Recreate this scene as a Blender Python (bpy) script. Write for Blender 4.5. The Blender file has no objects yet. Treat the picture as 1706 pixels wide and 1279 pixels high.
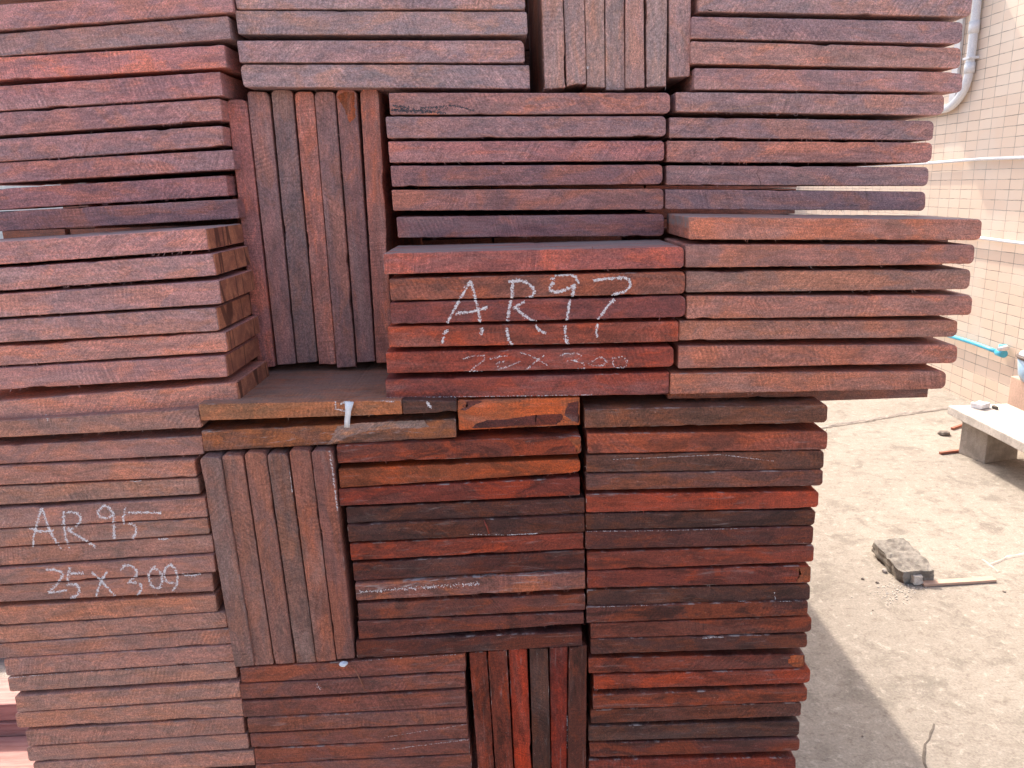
import bpy, bmesh, math, random
from mathutils import Vector, Matrix, noise

C = bpy.context.scene.collection
random.seed(7)

# ------------------------------------------------------------------ camera
FPX, CX, CY = 1281.0, 853.0, 639.5
PITCH, ROLL, EYE = math.radians(14.4), math.radians(2.0), 1.45
cp, sp, cr, sr = math.cos(PITCH), math.sin(PITCH), math.cos(ROLL), math.sin(ROLL)
cam = bpy.data.cameras.new('camera')
cam.sensor_width = 36.0
cam.lens = FPX / 1706.0 * 36.0
cam.clip_start = 0.05
cam.clip_end = 500
camo = bpy.data.objects.new('camera', cam)
C.objects.link(camo)
camo.matrix_world = Matrix(((cr, sr, 0, 0),
                            (-sr * sp, cr * sp, -cp, 0),
                            (-sr * cp, cr * cp, sp, EYE),
                            (0, 0, 0, 1)))
bpy.context.scene.camera = camo

# ------------------------------------------------------------------ light
SUN_TRAVEL = Vector((0.24, -0.85, -1.0)).normalized()
world = bpy.data.worlds.new('World')
bpy.context.scene.world = world
world.use_nodes = True
wn = world.node_tree
wn.nodes.clear()
sky = wn.nodes.new('ShaderNodeTexSky')
sky.sky_type = 'NISHITA'
sky.sun_disc = False
sky.sun_elevation = math.asin(-SUN_TRAVEL.z)
sky.sun_rotation = math.atan2(-SUN_TRAVEL.x, -SUN_TRAVEL.y)
sky.air_density = 1.0
sky.dust_density = 5.0
sky.ozone_density = 0.3
bg = wn.nodes.new('ShaderNodeBackground')
bg.inputs['Strength'].default_value = 0.15
wo = wn.nodes.new('ShaderNodeOutputWorld')
wn.links.new(sky.outputs[0], bg.inputs[0])
wn.links.new(bg.outputs[0], wo.inputs[0])
sl = bpy.data.lights.new('sun', 'SUN')
sl.energy = 2.0
sl.angle = math.radians(0.7)
sl.color = (1.0, 0.88, 0.75)
so = bpy.data.objects.new('sun', sl)
C.objects.link(so)
so.rotation_euler = SUN_TRAVEL.to_track_quat('-Z', 'Y').to_euler()
so.location = (-2, 6, 8)
vs = bpy.context.scene.view_settings
vs.view_transform = 'Standard'
vs.look = 'None'
vs.exposure = 1.48
vs.gamma = 1.0


# ------------------------------------------------------------------ helpers
def ray(x, y):
    u, v = (x - CX) / FPX, (CY - y) / FPX
    a, b = u * cr + v * sr, -u * sr + v * cr
    return Vector((a, cp + b * sp, -sp + b * cp))


def on_depth(x, y, D):
    d = ray(x, y)
    return d * (D / d.y) + Vector((0, 0, EYE))


def on_height(x, y, z=0.0):
    d = ray(x, y)
    return d * ((z - EYE) / d.z) + Vector((0, 0, EYE))


def on_wall(x, y, X):
    d = ray(x, y)
    return d * (X / d.x) + Vector((0, 0, EYE))


def srgb(r, g, b):
    def f(c):
        c /= 255.0
        return c / 12.92 if c <= 0.04045 else ((c + 0.055) / 1.055) ** 2.4
    return (f(r), f(g), f(b))


def tag(o, label=None, cat=None, group=None, kind=None):
    if label: o['label'] = label
    if cat: o['category'] = cat
    if group: o['group'] = group
    if kind: o['kind'] = kind
    return o


def link(name, bm, mat, parent=None, loc=None, smooth=False):
    me = bpy.data.meshes.new(name)
    bm.normal_update()
    bm.to_mesh(me)
    bm.free()
    if mat: me.materials.append(mat)
    if smooth:
        for p in me.polygons: p.use_smooth = True
    o = bpy.data.objects.new(name, me)
    C.objects.link(o)
    if parent: o.parent = parent
    if loc: o.location = loc
    return o


def empty(name, loc, **kw):
    o = bpy.data.objects.new(name, None)
    o.empty_display_size = 0.05
    o.location = loc
    C.objects.link(o)
    tag(o, **kw)
    return o


def box(bm, x0, x1, y0, y1, z0, z1, bev=0.0):
    r = bmesh.ops.create_cube(bm, size=1.0)
    for v in r['verts']:
        v.co = Vector(((x0 + x1) / 2 + v.co.x * (x1 - x0), (y0 + y1) / 2 + v.co.y * (y1 - y0), (z0 + z1) / 2 + v.co.z * (z1 - z0)))
    if bev:
        es = list({e for v in r['verts'] for e in v.link_edges})
        bmesh.ops.bevel(bm, geom=es, offset=bev, segments=2, affect='EDGES', profile=0.6)


def tube(bm, pts, r, n=12, cap=True):
    pts = [Vector(p) for p in pts]
    rings = []
    for i, p in enumerate(pts):
        t = (pts[min(i + 1, len(pts) - 1)] - pts[max(i - 1, 0)]).normalized()
        a = t.orthogonal() if i == 0 else prev - t * prev.dot(t)
        a.normalize()
        prev = a
        b = t.cross(a)
        rr = r[i] if isinstance(r, (list, tuple)) else r
        rings.append([bm.verts.new(p + (a * math.cos(2 * math.pi * k / n) + b * math.sin(2 * math.pi * k / n)) * rr) for k in range(n)])
    for r0, r1 in zip(rings, rings[1:]):
        for k in range(n):
            f = bm.faces.new((r0[k], r0[(k + 1) % n], r1[(k + 1) % n], r1[k]))
            f.smooth = True
    if cap:
        bm.faces.new(list(reversed(rings[0])))
        bm.faces.new(rings[-1])


class NT:
    def __init__(s, name):
        s.m = bpy.data.materials.new(name)
        s.m.use_nodes = True
        s.t = s.m.node_tree
        s.b = s.t.nodes['Principled BSDF']

    def n(s, typ, **kw):
        nd = s.t.nodes.new(typ)
        for k, v in kw.items():
            if k.startswith('i_'):
                key = k[2:]
                nd.inputs[int(key) if key.isdigit() else key.replace('_', ' ')].default_value = v
            else:
                setattr(nd, k, v)
        return nd

    def l(s, a, b):
        s.t.links.new(a, b)

    def math(s, op, a, b=None, c=None, clamp=False):
        nd = s.n('ShaderNodeMath', operation=op, use_clamp=clamp)
        for i, v in enumerate((a, b, c)):
            if v is None: continue
            if isinstance(v, (int, float)): nd.inputs[i].default_value = v
            else: s.l(v, nd.inputs[i])
        return nd.outputs[0]

    def mapv(s, v, scale, loc=(0, 0, 0), rot=(0, 0, 0)):
        nd = s.n('ShaderNodeMapping')
        nd.inputs['Scale'].default_value = scale
        nd.inputs['Location'].default_value = loc
        nd.inputs['Rotation'].default_value = rot
        s.l(v, nd.inputs[0])
        return nd.outputs[0]

    def noise(s, v, scale=1.0, detail=4, rough=0.55, dist=0.0):
        nd = s.n('ShaderNodeTexNoise')
        nd.inputs['Scale'].default_value = scale
        nd.inputs['Detail'].default_value = detail
        nd.inputs['Roughness'].default_value = rough
        nd.inputs['Distortion'].default_value = dist
        s.l(v, nd.inputs['Vector'])
        return nd.outputs['Fac']

    def ramp(s, v, lo, hi, a=0.0, b=1.0, smooth=True):
        nd = s.n('ShaderNodeMapRange')
        if smooth: nd.interpolation_type = 'SMOOTHSTEP'
        nd.inputs['From Min'].default_value = lo
        nd.inputs['From Max'].default_value = hi
        nd.inputs['To Min'].default_value = a
        nd.inputs['To Max'].default_value = b
        s.l(v, nd.inputs['Value'])
        return nd.outputs[0]

    def mix(s, f, a, b, blend='MIX'):
        nd = s.n('ShaderNodeMix', data_type='RGBA', blend_type=blend)
        for i, v in ((0, f), (6, a), (7, b)):
            if isinstance(v, (int, float)): nd.inputs[i].default_value = v
            elif isinstance(v, tuple): nd.inputs[i].default_value = v if len(v) == 4 else (*v, 1)
            else: s.l(v, nd.inputs[i])
        return nd.outputs[2]

    def bump(s, h, strength=0.5, dist=0.001, prev=None):
        nd = s.n('ShaderNodeBump')
        nd.inputs['Strength'].default_value = strength
        nd.inputs['Distance'].default_value = dist
        s.l(h, nd.inputs['Height'])
        if prev: s.l(prev, nd.inputs['Normal'])
        return nd.outputs[0]


def wood_material(name, warm=1.0, lo=0.0, dust=1.0, scuff=0.0, rough=0.62, spec=0.35, saw_rot=0.9):
    t = NT(name)
    tc = t.n('ShaderNodeTexCoord')
    oi = t.n('ShaderNodeObjectInfo')
    off = t.n('ShaderNodeVectorMath', operation='SCALE')
    cmb = t.n('ShaderNodeCombineXYZ')
    r1 = t.math('MULTIPLY', oi.outputs['Random'], 37.0)
    r2 = t.math('MULTIPLY', oi.outputs['Random'], 91.0)
    t.l(r1, cmb.inputs[0]); t.l(r2, cmb.inputs[1]); t.l(r1, cmb.inputs[2])
    add = t.n('ShaderNodeVectorMath', operation='ADD')
    t.l(tc.outputs['Object'], add.inputs[0]); t.l(cmb.outputs[0], add.inputs[1])
    P = add.outputs[0]
    base = oi.outputs['Color']
    alpha = oi.outputs['Alpha']
    # tone masks
    patch = t.noise(t.mapv(P, (12, 9, 30)), 1.0, 6, 0.64, 1.0)
    patch2 = t.noise(t.mapv(P, (12, 12, 34), loc=(5, 3, 1)), 1.0, 6, 0.66, 1.2)
    patch3 = t.noise(t.mapv(P, (11, 11, 22), loc=(1, 8, 4)), 1.0, 3, 0.5, 0.3)
    grain = t.noise(t.mapv(P, (22, 60, 170)), 1.0, 5, 0.6, 0.5)
    fibre = t.noise(t.mapv(P, (90, 500, 900)), 1.0, 3, 0.6)
    speck = t.noise(t.mapv(P, (620, 620, 760)), 1.0, 2, 0.7)
    speck2 = t.noise(t.mapv(P, (260, 260, 330), loc=(3, 3, 3)), 1.0, 3, 0.7)
    # saw marks: slanted bands, per-board angle
    ang = t.math('MULTIPLY_ADD', oi.outputs['Random'], 1.7, -0.85)
    rot = t.n('ShaderNodeVectorRotate', rotation_type='Y_AXIS')
    t.l(P, rot.inputs['Vector']); t.l(ang, rot.inputs['Angle'])
    wav = t.n('ShaderNodeTexWave', wave_type='BANDS', bands_direction='X')
    t.l(rot.outputs[0], wav.inputs['Vector'])
    wav.inputs['Scale'].default_value = 62
    wav.inputs['Distortion'].default_value = 2.2
    wav.inputs['Detail'].default_value = 3
    wav.inputs['Detail Scale'].default_value = 2.0
    wav2 = t.n('ShaderNodeTexWave', wave_type='BANDS', bands_direction='Z')
    t.l(t.mapv(P, (0.35, 1, 1.0)), wav2.inputs['Vector'])
    wav2.inputs['Scale'].default_value = 75
    wav2.inputs['Distortion'].default_value = 7.0
    wav2.inputs['Detail'].default_value = 3
    wav2.inputs['Detail Scale'].default_value = 0.55
    ang2 = t.math('MULTIPLY_ADD', t.math('FRACT', t.math('MULTIPLY', oi.outputs['Random'], 7.31)), 2.0, -1.0)
    rot2 = t.n('ShaderNodeVectorRotate', rotation_type='Y_AXIS')
    t.l(P, rot2.inputs['Vector']); t.l(ang2, rot2.inputs['Angle'])
    lines = t.noise(t.mapv(rot2.outputs[0], (620, 60, 22)), 1.0, 3, 0.6)
    linem = t.ramp(t.noise(t.mapv(P, (14, 9, 20), loc=(7, 7, 1)), 1.0, 3, 0.5, 0.4), 0.46, 0.6)
    sawm = t.ramp(patch3, 0.52, 0.68)
    ringm = t.ramp(patch, 0.42, 0.6)
    red = t.mix(1.0, base, (1.45 * warm, 1.06 + .16 * lo, 0.72 - .10 * lo), 'MULTIPLY')
    dark = t.mix(1.0, base, (0.66 - .26 * lo, 0.68 - .24 * lo, 0.70 - .26 * lo), 'MULTIPLY')
    pale = t.mix(0.30, base, (0.46, 0.36, 0.33))
    mot = t.noise(t.mapv(P, (24, 24, 60), loc=(8, 2, 2)), 1.0, 5, 0.7, 0.6)
    mot2 = t.noise(t.mapv(P, (14, 14, 50), loc=(1, 5, 8)), 1.0, 5, 0.7, 0.4)
    base = t.mix(t.ramp(mot, 0.40, 0.62), t.mix(1.0, base, (0.84, 0.90, 0.93), 'MULTIPLY'), t.mix(1.0, base, (1.20, 1.10, 1.04), 'MULTIPLY'))
    base = t.mix(t.math('MULTIPLY', t.ramp(mot2, 0.5, 0.66), 0.8), base, t.mix(1.0, base, (0.80, 0.88, 0.86), 'MULTIPLY'))
    m_red = t.math('MULTIPLY', t.ramp(patch, 0.47, 0.60), t.math('POWER', alpha, 0.6))
    m_dark = t.math('MULTIPLY', t.ramp(patch2, 0.50, 0.63), t.math('POWER', alpha, 0.6))
    m_pale = t.math('MULTIPLY', t.ramp(t.noise(t.mapv(P, (6, 9, 26), loc=(9, 2, 7)), 1.0, 5, 0.6, 0.6), 0.52, 0.68), 0.55 - .38 * lo)
    col = t.mix(m_red, base, red)
    col = t.mix(m_dark, col, dark)
    col = t.mix(m_pale, col, pale)
    g = t.ramp(grain, 0.25, 0.75, 0.80, 1.20, False)
    g2 = t.ramp(fibre, 0.25, 0.75, 0.84, 1.16, False)
    g3 = t.ramp(speck, 0.3, 0.7, 0.60, 1.40, False)
    g5 = t.ramp(speck2, 0.3, 0.7, 0.80, 1.22, False)
    sw = t.math('MULTIPLY_ADD', t.math('MULTIPLY', t.math('SUBTRACT', wav.outputs['Fac'], 0.5), sawm), 0.26, 1.0)
    rg = t.math('MULTIPLY_ADD', t.math('MULTIPLY', t.math('SUBTRACT', wav2.outputs['Fac'], 0.5), ringm), 0.10, 1.0)
    k = t.math('MULTIPLY', g, g2)
    k = t.math('MULTIPLY', k, g3)
    k = t.math('MULTIPLY', k, g5)
    k = t.math('MULTIPLY', k, sw)
    k = t.math('MULTIPLY', k, rg)
    k = t.math('MULTIPLY', k, t.math('MULTIPLY_ADD', t.math('MULTIPLY', t.math('SUBTRACT', lines, 0.5), linem), 1.3, 1.0))
    # thin drying cracks
    cn = t.noise(t.mapv(P, (5, 30, 95), loc=(2, 7, 9)), 1.0, 4, 0.55, 0.6)
    cr_ = t.math('ABSOLUTE', t.math('SUBTRACT', cn, 0.5))
    crack = t.math('MULTIPLY', t.ramp(cr_, 0.0015, 0.005, 1.0, 0.0), t.ramp(patch2, 0.70, 0.8))
    k = t.math('MULTIPLY', k, t.math('MULTIPLY_ADD', crack, -0.5, 1.0))
    kc = t.n('ShaderNodeCombineColor')
    for i in range(3): t.l(k, kc.inputs[i])
    col = t.mix(1.0, col, kc.outputs[0], 'MULTIPLY')
    # pale rubbed dust along the arrises, patchy
    at = t.n('ShaderNodeAttribute', attribute_name='rim')
    dn = t.noise(t.mapv(P, (55, 55, 120)), 1.0, 4, 0.7)
    dm = t.math('MULTIPLY', t.math('MULTIPLY', at.outputs['Fac'], t.math('MULTIPLY', t.ramp(dn, 0.50, 0.64), t.ramp(t.noise(t.mapv(P, (9, 9, 40)), 1.0, 2, 0.5), 0.42, 0.62))), 0.70 * dust)
    col = t.mix(dm, col, (0.38, 0.29, 0.26))
    # crumbs of pale sawdust caught on the rough face
    vor = t.n('ShaderNodeTexVoronoi', feature='F1')
    vor.inputs['Scale'].default_value = 240
    t.l(P, vor.inputs['Vector'])
    crumb = t.math('MULTIPLY', t.ramp(vor.outputs['Distance'], 0.10, 0.17, 1.0, 0.0), t.ramp(speck2, 0.56, 0.66))
    col = t.mix(t.math('MULTIPLY', crumb, 0.45), col, (0.5, 0.42, 0.38))
    bl = t.n('ShaderNodeAttribute', attribute_name='pale_top')
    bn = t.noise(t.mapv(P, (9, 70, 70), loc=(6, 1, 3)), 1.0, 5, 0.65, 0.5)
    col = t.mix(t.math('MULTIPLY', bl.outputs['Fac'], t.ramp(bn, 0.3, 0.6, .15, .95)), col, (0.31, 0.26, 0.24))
    if scuff:
        sn = t.noise(t.mapv(P, (16, 30, 150), loc=(4, 4, 4)), 1.0, 6, 0.72, 1.0)
        sm = t.math('MULTIPLY', t.ramp(sn, 0.56, 0.74), scuff, None, True)
        col = t.mix(sm, col, (0.42, 0.33, 0.31))
    t.l(col, t.b.inputs['Base Color'])
    rr = t.ramp(speck2, 0.3, 0.7, rough - 0.10, rough + 0.14, False)
    t.l(rr, t.b.inputs['Roughness'])
    t.b.inputs['Specular IOR Level'].default_value = spec
    b = t.bump(speck, 0.75, 0.0009)
    b = t.bump(fibre, 0.5, 0.0008, b)
    hs = t.math('MULTIPLY', wav.outputs['Fac'], sawm)
    b = t.bump(hs, 0.4, 0.0007, b)
    b = t.bump(grain, 0.4, 0.0015, b)
    b = t.bump(crack, 0.8, -0.0012, b)
    t.l(b, t.b.inputs['Normal'])
    return t.m


M_UP = wood_material('upper_wood', 1.0, 0.0, 0.85, 0.0, 0.62, 0.32)
M_MID = wood_material('sawn_wood', 1.05, 0.2, 1.0, 0.15, 0.60, 0.32)
M_LOW = wood_material('oiled_dark_wood', 1.22, 1.0, 1.25, 0.34, 0.55, 0.26)
M_SCUFF = wood_material('scuffed_wood', 1.15, 1.0, 1.0, 1.9, 0.6, 0.35)


def end_grain():
    t = NT('sawn_end_grain')
    tc = t.n('ShaderNodeTexCoord')
    P = tc.outputs['Object']
    oi = t.n('ShaderNodeObjectInfo')
    add = t.n('ShaderNodeVectorMath', operation='ADD')
    t.l(P, add.inputs[0])
    c = t.n('ShaderNodeCombineXYZ')
    for i in range(3): t.l(t.math('MULTIPLY', oi.outputs['Random'], 31.0 + 9 * i), c.inputs[i])
    t.l(c.outputs[0], add.inputs[1])
    Q = add.outputs[0]
    n1 = t.noise(t.mapv(Q, (40, 40, 40)), 1, 4, 0.6, 1.0)
    n2 = t.noise(t.mapv(Q, (300, 500, 900)), 1, 3, 0.6)
    col = t.mix(t.ramp(n1, 0.35, 0.65), (0.50, 0.19, 0.10), (0.29, 0.10, 0.06))
    k = t.ramp(n2, 0.3, 0.7, 0.75, 1.25, False)
    kc = t.n('ShaderNodeCombineColor')
    for i in range(3): t.l(k, kc.inputs[i])
    col = t.mix(1.0, col, kc.outputs[0], 'MULTIPLY')
    n3 = t.noise(t.mapv(Q, (2, 26, 3)), 1, 1, 0.4)
    ln = t.ramp(t.math('ABSOLUTE', t.math('SUBTRACT', n3, 0.5)), 0.010, 0.022, 1.0, 0.0)
    col = t.mix(t.math('MULTIPLY', ln, 0.75), col, (0.06, 0.016, 0.010))
    t.l(col, t.b.inputs['Base Color'])
    t.b.inputs['Roughness'].default_value = 0.65
    t.l(t.bump(n2, 0.5, 0.0006), t.b.inputs['Normal'])
    return t.m


M_END = end_grain()


def chalk_mat():
    t = NT('chalk')
    tc = t.n('ShaderNodeTexCoord')
    n = t.noise(t.mapv(tc.outputs['Object'], (700, 700, 700)), 1, 2, 0.6)
    t.l(t.mix(t.ramp(n, 0.3, 0.7), (0.66, 0.58, 0.58), (0.88, 0.83, 0.83)), t.b.inputs['Base Color'])
    t.b.inputs['Roughness'].default_value = 0.95
    t.b.inputs['Specular IOR Level'].default_value = 0.1
    return t.m


M_CHALK = chalk_mat()


def simple(name, c1, c2, scale=20, rough=0.7, bump=0.3, bd=0.001, stretch=(1, 1, 1), spec=0.4, lo=0.35, hi=0.65):
    t = NT(name)
    tc = t.n('ShaderNodeTexCoord')
    P = t.mapv(tc.outputs['Object'], stretch)
    n = t.noise(P, scale, 6, 0.65)
    f = t.noise(P, scale * 12, 3, 0.6)
    col = t.mix(t.ramp(n, lo, hi), c1, c2)
    k = t.ramp(f, 0.3, 0.7, 0.88, 1.12, False)
    kc = t.n('ShaderNodeCombineColor')
    for i in range(3): t.l(k, kc.inputs[i])
    col = t.mix(1.0, col, kc.outputs[0], 'MULTIPLY')
    t.l(col, t.b.inputs['Base Color'])
    t.b.inputs['Roughness'].default_value = rough
    t.b.inputs['Specular IOR Level'].default_value = spec
    t.l(t.bump(f, bump, bd), t.b.inputs['Normal'])
    return t.m


# ------------------------------------------------------------------ ground
def ground_mat():
    t = NT('stained_concrete')
    tc = t.n('ShaderNodeTexCoord')
    P = tc.outputs['Object']
    a = t.noise(P, 1.3, 6, 0.62, 0.5)
    b = t.noise(P, 6.5, 7, 0.7, 0.6)
    c = t.noise(P, 32, 6, 0.72, 0.4)
    d = t.noise(P, 140, 4, 0.7)
    e = t.noise(t.mapv(P, (9, 26, 1), rot=(0, 0, 0.5)), 1.0, 6, 0.7, 0.8)
    col = t.mix(t.ramp(a, 0.35, 0.65), (0.435, 0.395, 0.35), (0.375, 0.34, 0.30))
    col = t.mix(t.math('MULTIPLY', t.ramp(b, 0.48, 0.66), 0.72), col, (0.25, 0.228, 0.20))
    col = t.mix(t.math('MULTIPLY', t.ramp(e, 0.53, 0.68), 0.55), col, (0.28, 0.25, 0.215))
    col = t.mix(t.math('MULTIPLY', t.ramp(c, 0.54, 0.66), 0.6), col, (0.58, 0.53, 0.47))
    col = t.mix(t.math('MULTIPLY', t.ramp(c, 0.35, 0.46, 1, 0), 0.5), col, (0.22, 0.19, 0.165))
    k = t.ramp(d, 0.3, 0.7, 0.78, 1.22, False)
    kc = t.n('ShaderNodeCombineColor')
    for i in range(3): t.l(k, kc.inputs[i])
    col = t.mix(1.0, col, kc.outputs[0], 'MULTIPLY')
    col = t.mix(1.0, col, (0.78, 0.765, 0.74), 'MULTIPLY')
    t.l(col, t.b.inputs['Base Color'])
    t.b.inputs['Roughness'].default_value = 0.9
    t.b.inputs['Specular IOR Level'].default_value = 0.2
    bb = t.bump(d, 0.5, 0.003)
    bb = t.bump(c, 0.35, 0.006, bb)
    t.l(bb, t.b.inputs['Normal'])
    return t.m


bm = bmesh.new()
S = 120
vs_ = [bm.verts.new(p) for p in ((-S, -S, 0), (S, -S, 0), (S, S, 0), (-S, S, 0))]
bm.faces.new(vs_)
tag(link('ground', bm, ground_mat()), kind='structure')

M_GROUT = simple('pale_grout', (0.55, 0.48, 0.42), (0.42, 0.36, 0.31), 30, 0.9, 0.6, 0.002)
M_DARKLINE = simple('dark_crack', (0.10, 0.085, 0.07), (0.16, 0.135, 0.115), 40, 0.95, 0.4)


def strip_on_ground(name, px, w, mat, h=0.003, seed=0, **kw):
    rnd = random.Random(seed)
    pts = [on_height(x, y) for x, y in px]
    fine = []
    for a, b in zip(pts, pts[1:]):
        n = max(2, int((b - a).length / 0.03))
        fine += [a.lerp(b, i / n) for i in range(n)]
    fine.append(pts[-1])
    bm = bmesh.new()
    prev = None
    for i, p in enumerate(fine):
        t = (fine[min(i + 1, len(fine) - 1)] - fine[max(0, i - 1)]).normalized()
        s = Vector((-t.y, t.x, 0))
        ww = w * rnd.uniform(0.55, 1.3)
        j = s * rnd.uniform(-w, w) * 0.4
        r = [bm.verts.new(p + j - s * ww / 2 + Vector((0, 0, .001))), bm.verts.new(p + j + Vector((0, 0, h))), bm.verts.new(p + j + s * ww / 2 + Vector((0, 0, .001)))]
        if prev:
            bm.faces.new((prev[0], r[0], r[1], prev[1])); bm.faces.new((prev[1], r[1], r[2], prev[2]))
        prev = r
    return tag(link(name, bm, mat), **kw)


strip_on_ground('ground_joint', [(1330, 727), (1380, 712), (1440, 703), (1500, 693), (1560, 684), (1600, 679)], 0.018, M_DARKLINE, 0.0015, 1, kind='structure')
strip_on_ground('ground_joint_filler', [(1330, 724), (1380, 709), (1440, 700), (1500, 690), (1560, 681), (1600, 676)], 0.022, M_GROUT, 0.007, 2, kind='structure')
strip_on_ground('ground_crack', [(1556, 1206), (1552, 1222), (1542, 1240), (1539, 1262), (1543, 1282), (1548, 1310)], 0.0065, M_DARKLINE, 0.0015, 3, kind='structure')
strip_on_ground('ground_ridge', [(1648, 940), (1672, 931), (1706, 922), (1760, 912)], 0.016, M_GROUT, 0.004, 4, kind='structure')
strip_on_ground('ground_ridge', [(1636, 932), (1650, 943), (1664, 953)], 0.010, M_GROUT, 0.003, 5, kind='structure')

# ------------------------------------------------------------------ tiled wall with pipes
WX = 2.96


def tile_mat():
    t = NT('pink_tiles')
    tc = t.n('ShaderNodeTexCoord')
    sep = t.n('ShaderNodeSeparateXYZ')
    t.l(tc.outputs['Object'], sep.inputs[0])
    cmb = t.n('ShaderNodeCombineXYZ')
    t.l(t.math('ADD', sep.outputs['Y'], 12.38 - 0.0554), cmb.inputs[0])
    t.l(t.math('ADD', sep.outputs['Z'], 5.99 - 0.0146), cmb.inputs[1])
    wob = t.noise(t.mapv(tc.outputs['Object'], (1, 1, 1)), 14, 2, 0.5)
    v = t.n('ShaderNodeVectorMath', operation='ADD')
    wv = t.n('ShaderNodeCombineXYZ')
    w1 = t.math('MULTIPLY_ADD', wob, 0.006, -0.003)
    t.l(w1, wv.inputs[0]); t.l(w1, wv.inputs[1])
    t.l(cmb.outputs[0], v.inputs[0]); t.l(wv.outputs[0], v.inputs[1])
    br = t.n('ShaderNodeTexBrick', offset=0.0, offset_frequency=2, squash=1.0)
    t.l(v.outputs[0], br.inputs['Vector'])
    br.inputs['Scale'].default_value = 1.0
    br.inputs['Brick Width'].default_value = 0.1238
    br.inputs['Row Height'].default_value = 0.0599
    br.inputs['Mortar Size'].default_value = 0.0022
    br.inputs['Mortar Smooth'].default_value = 0.25
    br.inputs['Bias'].default_value = 0.0
    br.inputs['Color1'].default_value = (0.74, 0.59, 0.47, 1)
    br.inputs['Color2'].default_value = (0.70, 0.53, 0.41, 1)
    mo = t.mix(t.ramp(t.noise(tc.outputs['Object'], 9.0, 4, 0.7), 0.4, 0.62), (0.20, 0.15, 0.12), (0.50, 0.40, 0.33))
    t.l(mo, br.inputs['Mortar'])
    n = t.noise(tc.outputs['Object'], 3.0, 5, 0.65)
    col = t.mix(t.math('MULTIPLY', t.ramp(n, 0.45, 0.7), 0.35), br.outputs['Color'], (0.70, 0.62, 0.54))
    t.l(col, t.b.inputs['Base Color'])
    t.b.inputs['Roughness'].default_value = 0.42
    t.l(t.bump(br.outputs['Fac'], 0.8, -0.002), t.b.inputs['Normal'])
    return t.m


bm = bmesh.new()
box(bm, WX, WX + 0.22, 0.6, 9.0, -0.05, 3.4)
tag(link('tiled_wall', bm, tile_mat()), 'wall clad in pale pink rectangular tiles on the right', 'wall')
M_WHITEWALL = simple('white_render', (0.74, 0.72, 0.68), (0.66, 0.64, 0.6), 2.0, 0.9)
bm = bmesh.new()
box(bm, -9.0, WX - 0.004, 9.0, 9.2, -0.05, 2.6)
tag(link('white_wall', bm, M_WHITEWALL), 'bright white wall glimpsed through the slits of the stack', 'wall')

M_PVC = simple('white_plastic_pipe', (0.80, 0.80, 0.82), (0.72, 0.72, 0.74), 14, 0.35, 0.05, 0.0005)
M_BLUE = simple('blue_plastic_pipe', (0.09, 0.47, 0.66), (0.06, 0.40, 0.60), 14, 0.35, 0.05, 0.0005)
M_CONC = simple('bare_concrete', (0.40, 0.35, 0.30), (0.27, 0.235, 0.20), 14, 0.92, 0.7, 0.003)
M_CONC2 = simple('weathered_slab', (0.62, 0.57, 0.51), (0.42, 0.38, 0.34), 9, 0.85, 0.5, 0.003, (1, 1, 1))
M_STRIPW = simple('white_trim', (0.72, 0.70, 0.70), (0.64, 0.62, 0.62), 10, 0.5, 0.1)

# conduit down the wall with a swept elbow
cond = empty('drain_pipe', (WX - 0.03, 5.12, 1.83), label='white pipe down the tiled wall ending in a swept bend', cat='pipe')
L0 = cond.location
bm = bmesh.new()
pp = [(WX - .031, 5.115, 3.3), (WX - .031, 5.12, 2.5), (WX - .031, 5.122, 2.16), (WX - .031, 5.125, 2.06)]
for k in range(1, 12):
    a = k / 11 * math.pi / 2
    pp.append((WX - .031, 5.125 + 0.24 * (1 - math.cos(a)), 2.06 - 0.21 * math.sin(a)))
pp.append((WX - .031, 5.9, 1.845))
tube(bm, [Vector(p) - L0 for p in pp], 0.026, 16)
link('bent_pipe', bm, M_PVC, cond, smooth=True)
for za, zb in ((2.27, 2.34), (2.04, 2.10)):
    bm = bmesh.new()
    tube(bm, [Vector((WX - .031, 5.122, za)) - L0, Vector((WX - .031, 5.122, zb)) - L0], 0.031, 16)
    link('coupling', bm, M_PVC, cond)
bm = bmesh.new()
box(bm, WX - .062 - L0.x, WX - L0.x, 5.085 - L0.y, 5.16 - L0.y, 2.12 - L0.z, 2.134 - L0.z, 0.002)
link('pipe_clip', bm, M_PVC, cond)
bm = bmesh.new()
box(bm, WX - .022, WX - 0.001, 5.275, 5.345, 1.87, 3.35, 0.004)
tag(link('cable_trunking', bm, M_STRIPW), 'flat white vertical trunking left of the bent pipe', 'trunking')
for z, lab, rr in ((1.512, 'thin white horizontal pipe, the upper one on the tiled wall', .010), (1.04, 'thin white horizontal pipe, the lower one on the tiled wall', .0095)):
    bm = bmesh.new()
    pts = [(WX - .026, 0.7 + i * 0.35, z + 0.004 * math.sin(i * 1.7)) for i in range(24)]
    tube(bm, pts, rr, 10)
    tag(link('water_pipe', bm, M_PVC, smooth=True), lab, 'pipe')
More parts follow.
